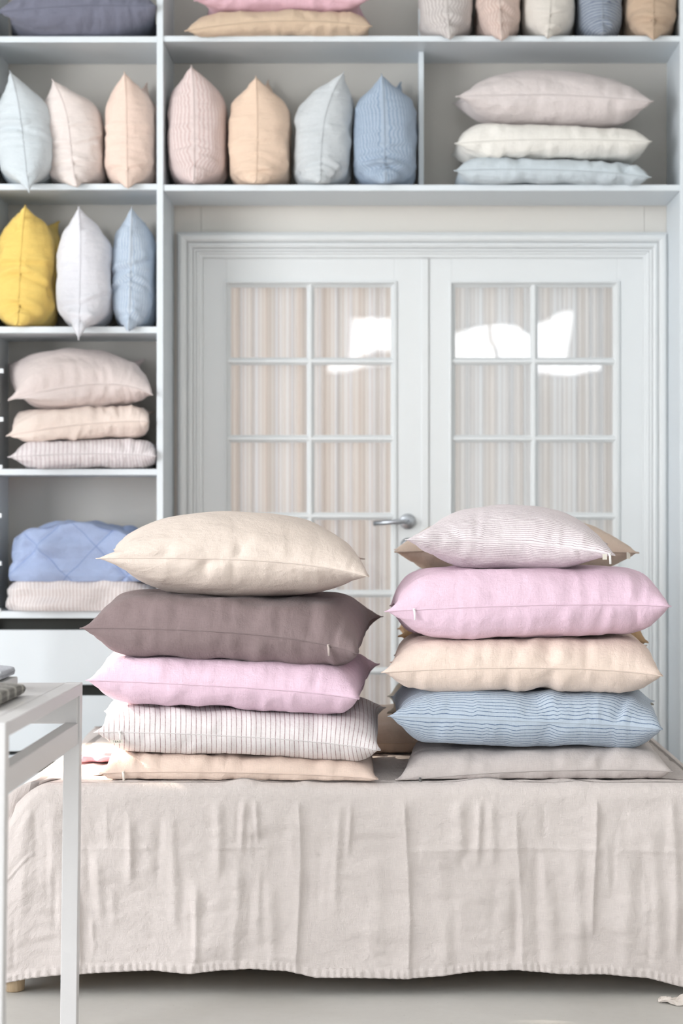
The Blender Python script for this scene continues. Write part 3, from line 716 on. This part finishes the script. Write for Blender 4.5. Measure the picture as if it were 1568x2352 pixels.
# ------------------------------------------------------------------ folded quilts on the fifth shelf
def quilt(label, x0, x1, ybot, ytop, mat, lobes, seed, yf, crown, diamonds):
    """folded quilt: layered front edge (lobes), soft crown, stitched diamond grooves"""
    rng = np.random.RandomState(seed); nu, nv = 300, 130
    ym = yf + .03; xa, xb = ax(x0, ym), ax(x1, ym); zb, zt = az(ybot, ym), az(ytop, ym); h = zt - zb
    hx, cxx = (xb - xa) / 2, (xa + xb) / 2
    yk = YB - .012; hy, cy = (yk - yf) / 2, (yk + yf) / 2
    V = []; UV = []
    k = rng.randn(24, 24); kk = lambda a, b: k[int(a) % 24, int(b) % 24]
    def sn(a, b):
        i, j = math.floor(a), math.floor(b); t, s = a - i, b - j; t = t * t * (3 - 2 * t); s = s * s * (3 - 2 * s)
        return (kk(i, j) * (1 - t) + kk(i + 1, j) * t) * (1 - s) + (kk(i, j + 1) * (1 - t) + kk(i + 1, j + 1) * t) * s
    for a in range(nu):
        th = 2 * math.pi * a / nu; c, s = math.cos(th), math.sin(th)
        ex = .42; X = math.copysign(abs(c) ** ex, c); Yy = math.copysign(abs(s) ** ex, s)
        for b in range(nv):
            t = b / (nv - 1)                              # 0 bottom centre .. side .. 1 top centre
            if t < .14: rr = t / .14 * .93; zz = 0
            elif t < .62:
                q = (t - .14) / .48; zz = q
                rr = .978 + .022 * abs(math.sin(math.pi * q * lobes)) ** .55
                rr *= 1 - .06 * max(0, q - .75) / .25 - .03 * max(0, .15 - q) / .15
            else: rr = .935 * (1 - (t - .62) / .38); zz = 1
            px, py = cxx + hx * X * rr, cy + hy * Yy * rr
            d = 1 - rr
            zc = 1 + (crown * (1 - abs(2 * ((px - xa) / (xb - xa)) - .95) ** 2.2) if zz > 0 else 0) * (zz)
            z = zb + h * (1 / (1 + crown)) * zz * zc
            nz = sn(px * 16 + 40, z * 26 + py * 16) * .008 * (1 if zz > 0 else .0)
            u_, v_ = px, (z if zz < 1 else zt + (py - yf))
            g = min(abs(((u_ + v_) * diamonds) % 1 - .5), abs(((u_ - v_) * diamonds) % 1 - .5)) if diamonds else 1
            groove = -.007 * math.exp(-(g / .06) ** 2)
            if zz >= 1: z += nz + groove
            else: py -= (nz + groove) * (1 if Yy < 0 else -1) ; px += nz * .5 * (1 if X > 0 else -1)
            V.append((px, min(py, yk), max(z, zb))); UV.append((u_, v_ if zz < 1 else v_))
    Fc = [(a * nv + b, ((a + 1) % nu) * nv + b, ((a + 1) % nu) * nv + b + 1, a * nv + b + 1) for a in range(nu) for b in range(nv - 1)]
    o = mesh('folded_quilt', V, Fc, mat, None, True, UV)
    return tag(o, label, 'quilt', 'folded quilts on the fifth shelf')
quilt('folded white quilt with faint stripes under the blue one', 8, 345, 1403.5, 1335, fabric((232, 224, 224), ((206, 192, 190), .0115, .3, 0)), 2, 4, 6.66, .04, 0)
def quilted(col, thread):
    m = fabric(col, None, 1.25).copy(); t = m.node_tree; m.name = 'quilted_cotton'
    bs = t.nodes['Principled BSDF']; src = bs.inputs['Base Color'].links[0].from_socket
    k = NT.__new__(NT); k.m, k.t, k.b = m, t, bs
    uv = k.n('ShaderNodeTexCoord').outputs['UV']; sep = k.n('ShaderNodeSeparateXYZ'); k.l(uv, sep.inputs[0])
    u, v = sep.outputs[0], sep.outputs[1]; f = None
    for op in ('ADD', 'SUBTRACT'):
        d = k.math('PINGPONG', k.math('MULTIPLY', k.math(op, u, v), 5.2), .5)       # .5 in the groove
        e = k.math('GREATER_THAN', d, .4905); f = e if f is None else k.math('MAXIMUM', f, e)
    k.l(k.mix(k.math('MULTIPLY', f, .6), src, srgb(*thread)), bs.inputs['Base Color'])
    return m
quilt('folded sky blue quilt with diamond stitching on the fifth shelf', 12, 350, 1336, 1202, quilted((164, 184, 226), (104, 128, 186)), 2, 8, 6.66, .62, 5.2)

# ------------------------------------------------------------------ bed and bedspread
bed = empty('daybed', 'low bed under the beige linen spread with round wooden feet', 'bed', (-.09, 5.65, 0))
BX0, BX1, BY0, BY1, BZ = -.968, .80, 4.955, 6.38, .507
box('bed_base', BX0 + .08, BX1 - .05, BY0 + .045, BY1 - .05, .065, .24, M['wood'], bed, .004)
box('mattress', BX0 + .10, BX1 - .06, BY0 + .045, BY1 - .05, .241, .470, fabric((230, 224, 216)), bed, .03)
for (x, y) in ((ax(32, 4.985), 4.985), (BX1 - .04, 4.985), (BX0 + .03, BY1 - .08), (BX1 - .06, BY1 - .08)):
    V, Fc = lathe([(.020, .0), (.0255, .003), (.0280, .06), (.0285, .132)], 24)
    mesh('bed_leg', [(a + x, b + y, c) for a, b, c in V], Fc, M['wood'], bed)
def bedspread():
    ns_side, ns_front, rc = 110, 520, .05
    out = []                       # plan outline going round: (x, y, nx, ny)
    def arc(cx_, cy_, a0, a1, n):
        for i in range(n):
            a = a0 + (a1 - a0) * i / n; out.append((cx_ + rc * math.cos(a), cy_ + rc * math.sin(a), math.cos(a), math.sin(a)))
    def line(p, q, n, nx, ny):
        for i in range(n): t = i / n; out.append((p[0] + (q[0] - p[0]) * t, p[1] + (q[1] - p[1]) * t, nx, ny))
    line((BX0, BY1 - rc), (BX0, BY0 + rc), ns_side, -1, 0); arc(BX0 + rc, BY0 + rc, math.pi, 1.5 * math.pi, 24)
    line((BX0 + rc, BY0), (BX1 - rc, BY0), ns_front, 0, -1); arc(BX1 - rc, BY0 + rc, -.5 * math.pi, 0, 24)
    line((BX1, BY0 + rc), (BX1, BY1 - rc), ns_side, 1, 0); arc(BX1 - rc, BY1 - rc, 0, .5 * math.pi, 12)
    line((BX1 - rc, BY1), (BX0 + rc, BY1), 80, 0, 1); arc(BX0 + rc, BY1 - rc, .5 * math.pi, math.pi, 12)
    n = len(out); o = np.array(out)
    seg = np.hypot(*(np.roll(o[:, :2], -1, 0) - o[:, :2]).T); S = np.concatenate([[0], np.cumsum(seg)[:-1]])
    px = np.array([VX + a[0] * F / a[1] for a in out])
    front = o[:, 3] < -.3
    hem_px = np.array([(-60, 2272), (5, 2263), (71, 2248), (127, 2241), (204, 2236), (357, 2230), (433, 2238), (510, 2230), (576, 2225), (663, 2230), (724, 2245), (800, 2245), (932, 2249), (1011, 2243), (1094, 2232), (1187, 2228), (1290, 2237), (1388, 2238), (1486, 2247), (1568, 2268), (1640, 2275)])
    hemz = np.where(front, CH - (np.interp(px, hem_px[:, 0], hem_px[:, 1]) - VY) * 4.93 / F, .05)
    rng = np.random.RandomState(5)
    # fold field on the hanging cloth: (px centre, width m, amplitude m, t start, t end)
    folds = [(685, .006, .009, .0, 1, 1), (935, .007, .010, .0, 1, 1), (1192, .012, .010, .1, 1, 1), (1365, .007, .011, .0, .75, 1), (1318, .02, .008, .3, 1, 0), (1440, .02, .007, .35, 1, 0), (1265, .03, .006, .5, 1, 0),
             (555, .008, .010, .0, .3, 0), (497, .012, .008, .0, .45, 0), (590, .006, .007, 0, .25, 0), (295, .008, .006, .1, .45, 0), (395, .012, .006, .1, .7, 0), (445, .010, .008, .5, 1, 0), (540, .012, .006, .4, 1, 0), (185, .006, .008, .55, 1, 0), (230, .012, .005, .3, .7, 0), (775, .010, .006, .05, .6, 0), (800, .006, .007, .05, .3, 0), (1095, .008, .008, 0, .35, 0), (1135, .012, .006, .0, .4, 0), (1060, .016, .009, .0, .3, 0), (1010, .02, .006, .3, .6, 0), (1010, .02, .006, .75, 1, 0), (860, .02, .005, .3, .9, 0), (620, .014, .005, .5, 1, 0), (120, .02, .005, .0, .5, 0), (60, .02, .006, .0, .6, 0), (1500, .016, .006, .2, .9, 0), (1545, .012, .006, .0, .8, 0), (1180, .014, -.007, .5, 1, 0), (1240, .014, -.006, .3, 1, 0)]
    for _ in range(110):
        folds.append((rng.uniform(-20, 1620), rng.uniform(.005, .014), rng.uniform(-.004, .004), rng.uniform(0, .7), 0, 0)); folds[-1] = folds[-1][:4] + (folds[-1][3] + rng.uniform(.12, .4), 0)
    def noise2(seed, m1, m2):
        r = np.random.RandomState(seed); k = r.randn(m1 + 2, m2 + 2)
        def f(a, b):
            a = np.clip(a, 0, 1) * m1 * .999; b = np.clip(b, 0, 1) * m2 * .999
            i = a.astype(int); j = b.astype(int); t = a - i; s = b - j; t = t * t * (3 - 2 * t); s = s * s * (3 - 2 * s)
            return (k[i, j] * (1 - t) + k[i + 1, j] * t) * (1 - s) + (k[i, j + 1] * (1 - t) + k[i + 1, j + 1] * t) * s
        return f
    n1, n2, n3 = noise2(1, 60, 7), noise2(2, 140, 26), noise2(4, 30, 3)
    Ltot = S[-1] + seg[-1]
    rows_ = []; uvr = []
    ebump = np.where(front, .010 * np.exp(-((px - 556) / 34) ** 2) + .011 * np.exp(-((px - 1115) / 55) ** 2) + .004 * np.exp(-((px - 700) / 20) ** 2) + .004 * np.exp(-((px - 1330) / 30) ** 2), 0)
    rad = np.where(o[:, 2] < -.5, .115, np.where(o[:, 2] > .5, .06, .035)) ; rad = np.convolve(np.concatenate([rad[-20:], rad, rad[:20]]), np.ones(41) / 41, 'valid')[:n]
    fall = .105 * np.clip((-.835 - o[:, 0]) / .125, 0, 1) ** 1.6 * np.clip(-o[:, 3], 0, 1)     # the spread sags round the left front corner
    c0 = np.array([(BX0 + BX1) / 2, (BY0 + BY1) / 2])
    inner = o[:, :2] - o[:, 2:] * rad[:, None]
    nt = 26
    for i in range(nt):                       # bed top
        f = i / (nt - 1); f = .02 + .98 * f ** .8
        p = c0 + (inner - c0) * f
        z = BZ + .0025 * n1(np.full(n, f), (S / Ltot)) * (f < .999) + .0015 * n2(S / Ltot, np.full(n, f))
        z = z + ebump * max(0, (f - .93) / .07) - fall * max(0, (f - .93) / .07) ** 1.5
        rows_.append(np.column_stack([p, z])); uvr.append(p.copy())
    na = 8
    for i in range(1, na + 1):                # rounded edge
        a = .5 * math.pi * i / na
        p = inner + o[:, 2:] * (rad * math.sin(a))[:, None]; z = BZ - rad * (1 - math.cos(a)) + ebump * (1 - .6 * i / na) - fall
        t0 = np.full(n, i / na * .05)
        rows_.append(np.column_stack([p, z])); uvr.append(np.column_stack([S, -rad * a]))
    nh = 96
    for i in range(1, nh + 1):                # hanging cloth
        t = i / nh; zt = BZ - rad - fall; z = zt + (hemz - zt) * t
        flare = .012 * t + .012 * t * t
        tt = np.full(n, t); s01 = S / Ltot
        d = flare + .003 * n1(s01, tt) * min(1, t * 5) + .0009 * n2(s01, tt) * min(1, t * 6) + .008 * n3(s01, tt) * t
        for (fx, fw, fa, ta, tb, kind) in folds:
            if t < ta - .05 or t > tb + .05: continue
            env = min(1, max(0, (t - ta + .05) / .12)) * min(1, max(0, (tb + .05 - t) / .12))
            xx = (px - fx - 6 * math.sin(t * 4 + fx)) * 4.93 / F
            if kind: prof = np.where(xx < 0, np.exp(xx / (fw * 3.2)), np.exp(-xx / (fw * .8)))   # pressed crease
            else: prof = np.exp(-(xx / fw) ** 2)
            d = d + np.where(front, fa * 1.05 * env * prof, 0)
        d = flare + (d - flare) * min(1, t / .05)
        z = z + ebump * max(0, 1 - t / .12) ** 2 * .4
        # pressed cross crease and gathered hem
        d = d + np.where(front, .003 * math.exp(-((t - .29) / .012) ** 2) * (n1(s01 * .7, tt) > -.2), 0)
        if t > .955: d = d + .003 + .0016 * np.sin(S * 330 + 2 * np.sin(S * 40))
        p = o[:, :2] + o[:, 2:] * d[:, None]
        rows_.append(np.column_stack([p, z])); uvr.append(np.column_stack([S, -rad * math.pi / 2 - (zt - z)]))
    # fold the hem back under
    last = rows_[-1].copy(); last[:, :2] -= o[:, 2:] * .006; last[:, 2] += .002; rows_.append(last); uvr.append(uvr[-1] + [0, -.005])
    last = last.copy(); last[:, 2] += .02; rows_.append(last); uvr.append(uvr[-1] + [0, -.02])
    V = np.concatenate(rows_); UV = np.concatenate(uvr); m = len(rows_)
    Fc = [(r * n + i, (r + 1) * n + i, (r + 1) * n + (i + 1) % n, r * n + (i + 1) % n) for r in range(m - 1) for i in range(n)]
    Fc.append(tuple(range(n)))
    ob = mesh('bedspread', V, Fc, fabric((220, 208, 203), None, 1.15), None, True, UV)
    tag(ob, 'crumpled beige linen spread hanging over the bed to the floor', 'bedspread')
bedspread()
# pink cloth corner behind the left stack
def pink_cloth():
    rng = np.random.RandomState(2); n = 26; V = []
    c = at(262, 1722, 5.42)
    for layer in (1, 0):
        for i in range(n):
            for j in range(n):
                u, v = i / (n - 1) - .5, j / (n - 1) - .5
                z = BZ + .008 + (.018 + .006 * math.sin(u * 14) * math.cos(v * 11) - .03 * max(abs(u), abs(v)) ** 2) * layer
                V.append((c[0] + u * .17 + v * .03, c[1] + v * .16 + .006 * math.sin(u * 25), z))
    g = lambda k, i, j: k * n * n + i * n + j
    Fc = [(g(0, i, j), g(0, i + 1, j), g(0, i + 1, j + 1), g(0, i, j + 1)) for i in range(n - 1) for j in range(n - 1)]
    Fc += [(g(1, i, j + 1), g(1, i + 1, j + 1), g(1, i + 1, j), g(1, i, j)) for i in range(n - 1) for j in range(n - 1)]
    for k in range(n - 1):
        Fc += [(g(0, k + 1, 0), g(0, k, 0), g(1, k, 0), g(1, k + 1, 0)), (g(0, k, n - 1), g(0, k + 1, n - 1), g(1, k + 1, n - 1), g(1, k, n - 1)),
               (g(0, 0, k), g(0, 0, k + 1), g(1, 0, k + 1), g(1, 0, k)), (g(0, n - 1, k + 1), g(0, n - 1, k), g(1, n - 1, k), g(1, n - 1, k + 1))]
    o = mesh('folded_cloth', V, Fc, fabric((236, 138, 156)), None, True, [(v[0], v[1]) for v in V])
    tag(o, 'small pink folded cloth on the bed beside the left stack', 'cloth')
pink_cloth()

# ------------------------------------------------------------------ table at the left with its textiles
TX1, TY0, TY1, TZ = -.690, 3.66, 4.57, .784
TX0 = -1.34
tb = empty('side_table', 'white painted wooden table with a slatted frame at the left edge', 'table', (-1.0, 4.1, 0))
def leg(x0, x1, y0, y1, dx):
    V = []
    for (z, d) in ((0, dx), (TZ, 0)):
        V += [(x0 + d, y0, z), (x1 + d, y0, z), (x1 + d, y1, z), (x0 + d, y1, z)]
    bm = bmesh.new(); vs = [bm.verts.new(v) for v in V]
    for f in ((3, 2, 1, 0), (4, 5, 6, 7), (0, 1, 5, 4), (1, 2, 6, 5), (2, 3, 7, 6), (3, 0, 4, 7)): bm.faces.new([vs[i] for i in f])
    bmesh.ops.bevel(bm, geom=bm.edges[:], offset=.0015, segments=2, profile=.5, affect='EDGES')
    bmesh.ops.translate(bm, verts=bm.verts, vec=-parent_loc(tb))
    me = bpy.data.meshes.new('leg'); bm.to_mesh(me); bm.free(); link('leg', me, M['table'], tb)
lw = .036
leg(TX1 - lw, TX1, TY1 - lw, TY1, -.009); leg(TX1 - lw, TX1, TY0, TY0 + lw, -.009)
leg(TX0, TX0 + lw, TY1 - lw, TY1, .009); leg(TX0, TX0 + lw, TY0, TY0 + lw, .009)
zt = TZ - .001
# top board between the posts, edge rails, end aprons, stretchers
box('table_top', TX0 + .005, TX1 - lw - .001, TY0, TY1 - .001, zt - .022, zt, M['table'], tb, .0015)
for xx in (TX1 - lw, TX0): box('edge_rail', xx, xx + lw, TY0 + lw + .001, TY1 - lw - .0015, zt - .026, zt, M['table'], tb, .0015)
for yy in (TY1 - lw - .012, TY0 + lw): box('apron', TX0 + .003, TX1 - .004, yy, yy + .0115, zt - .087, zt - .027, M['table'], tb, .003)
for xx in (TX1 - .034, TX0 + .004): box('stretcher', xx, xx + .030, TY0 + lw, TY1 - lw - .0015, TZ - .134, TZ - .087, M['table'], tb, .0015)

def knit(name, cx_, cy_, z0, w, d, h, col, col2, label, seed, lobes):
    """folded knitted piece: rounded fold at the right, ribs across"""
    nu, nv = 64, 96; V = []; UV = []
    for i in range(nu):
        a = 2 * math.pi * i / nu
        ca, sa = math.cos(a), math.sin(a)
        for j in range(nv):
            t = j / (nv - 1); y = cy_ - d / 2 + d * t
            taper = min(1, (min(t, 1 - t) / .05)) ** .5
            rib = .0018 * math.sin(t * d / .0075 * 2 * math.pi)
            x = cx_ + (w / 2) * math.copysign(abs(ca) ** .35, ca) + rib * ca
            z = z0 + h / 2 + (h / 2 * taper) * math.copysign(abs(sa) ** .5, sa)
            if sa > 0: z += rib * sa
            z += .35 * h * (0.5 + .5 * math.copysign(1, sa)) * (.25 * math.sin(t * 3 + seed)) if sa > 0 else 0
            if lobes and ca > .2: x -= .004 * abs(math.cos(sa * math.pi / 2 * lobes))
            V.append((x, y, max(z, z0))); UV.append((y, i / nu * (w + h) * 2))
    Fc = [(i * nv + j, ((i + 1) % nu) * nv + j, ((i + 1) % nu) * nv + j + 1, i * nv + j + 1) for i in range(nu) for j in range(nv - 1)]
    Fc += [tuple(i * nv for i in range(nu)), tuple(i * nv + nv - 1 for i in range(nu))[::-1]]
    o = mesh(name, V, Fc, fabric(col, (col2, .0075, .45, 0), .4), None, True, UV)
    tag(o, label, 'textile', 'folded textiles on the white table')
xr = ax(47, 4.15)
knit('folded_knit', xr - .16, 4.06, zt + .001, .32, .34, .030, (196, 190, 180), (120, 116, 112), 'grey ribbed knit folded lowest on the white table', 1, 2)
bk = box('flat_box', xr - .36, ax(25, 4.36), 4.26, 4.44, zt + .001, zt + .024, paint('book_cover', srgb(206, 206, 206), .6), None, .002)
tag(bk, 'grey flat box lying on the white table behind the knit', 'box')
knit('folded_knit', ax(21, 4.34) - .14, 4.345, zt + .026, .28, .16, .024, (232, 232, 236), (176, 178, 188), 'white and grey ribbed knit on the flat box on the table', 3, 2)

# ------------------------------------------------------------------ crumpled paper on the floor
def paper():
    rng = np.random.RandomState(9); nu, nv = 26, 14; V = []
    c = at(1556, 2305, 4.86)
    for i in range(nu):
        for j in range(nv):
            u, v = i / (nu - 1), j / (nv - 1)
            w_ = .035 * math.sin(math.pi * min(1, u * 1.05)) ** .6 + .004
            z = .002 + .022 * u * (1 - .6 * abs(v - .4)) + .008 * math.sin(u * 17 + v * 9) * math.sin(v * 8 + 2) + rng.uniform(-.0015, .0015)
            V.append((c[0] - .045 + u * .16, c[1] + (v - .5) * w_ * 2 + .004 * math.sin(u * 20), max(.0015, z)))
    Fc = [(i * nv + j, (i + 1) * nv + j, (i + 1) * nv + j + 1, i * nv + j + 1) for i in range(nu - 1) for j in range(nv - 1)]
    o = mesh('crumpled_paper', V, Fc, paint('paper', srgb(226, 216, 208), .9, .08), None, False)
    m = o.modifiers.new('thick', 'SOLIDIFY'); m.thickness = .0012; m.offset = 1
    tag(o, 'crumpled scrap of beige paper on the concrete floor at right', 'paper')
paper()
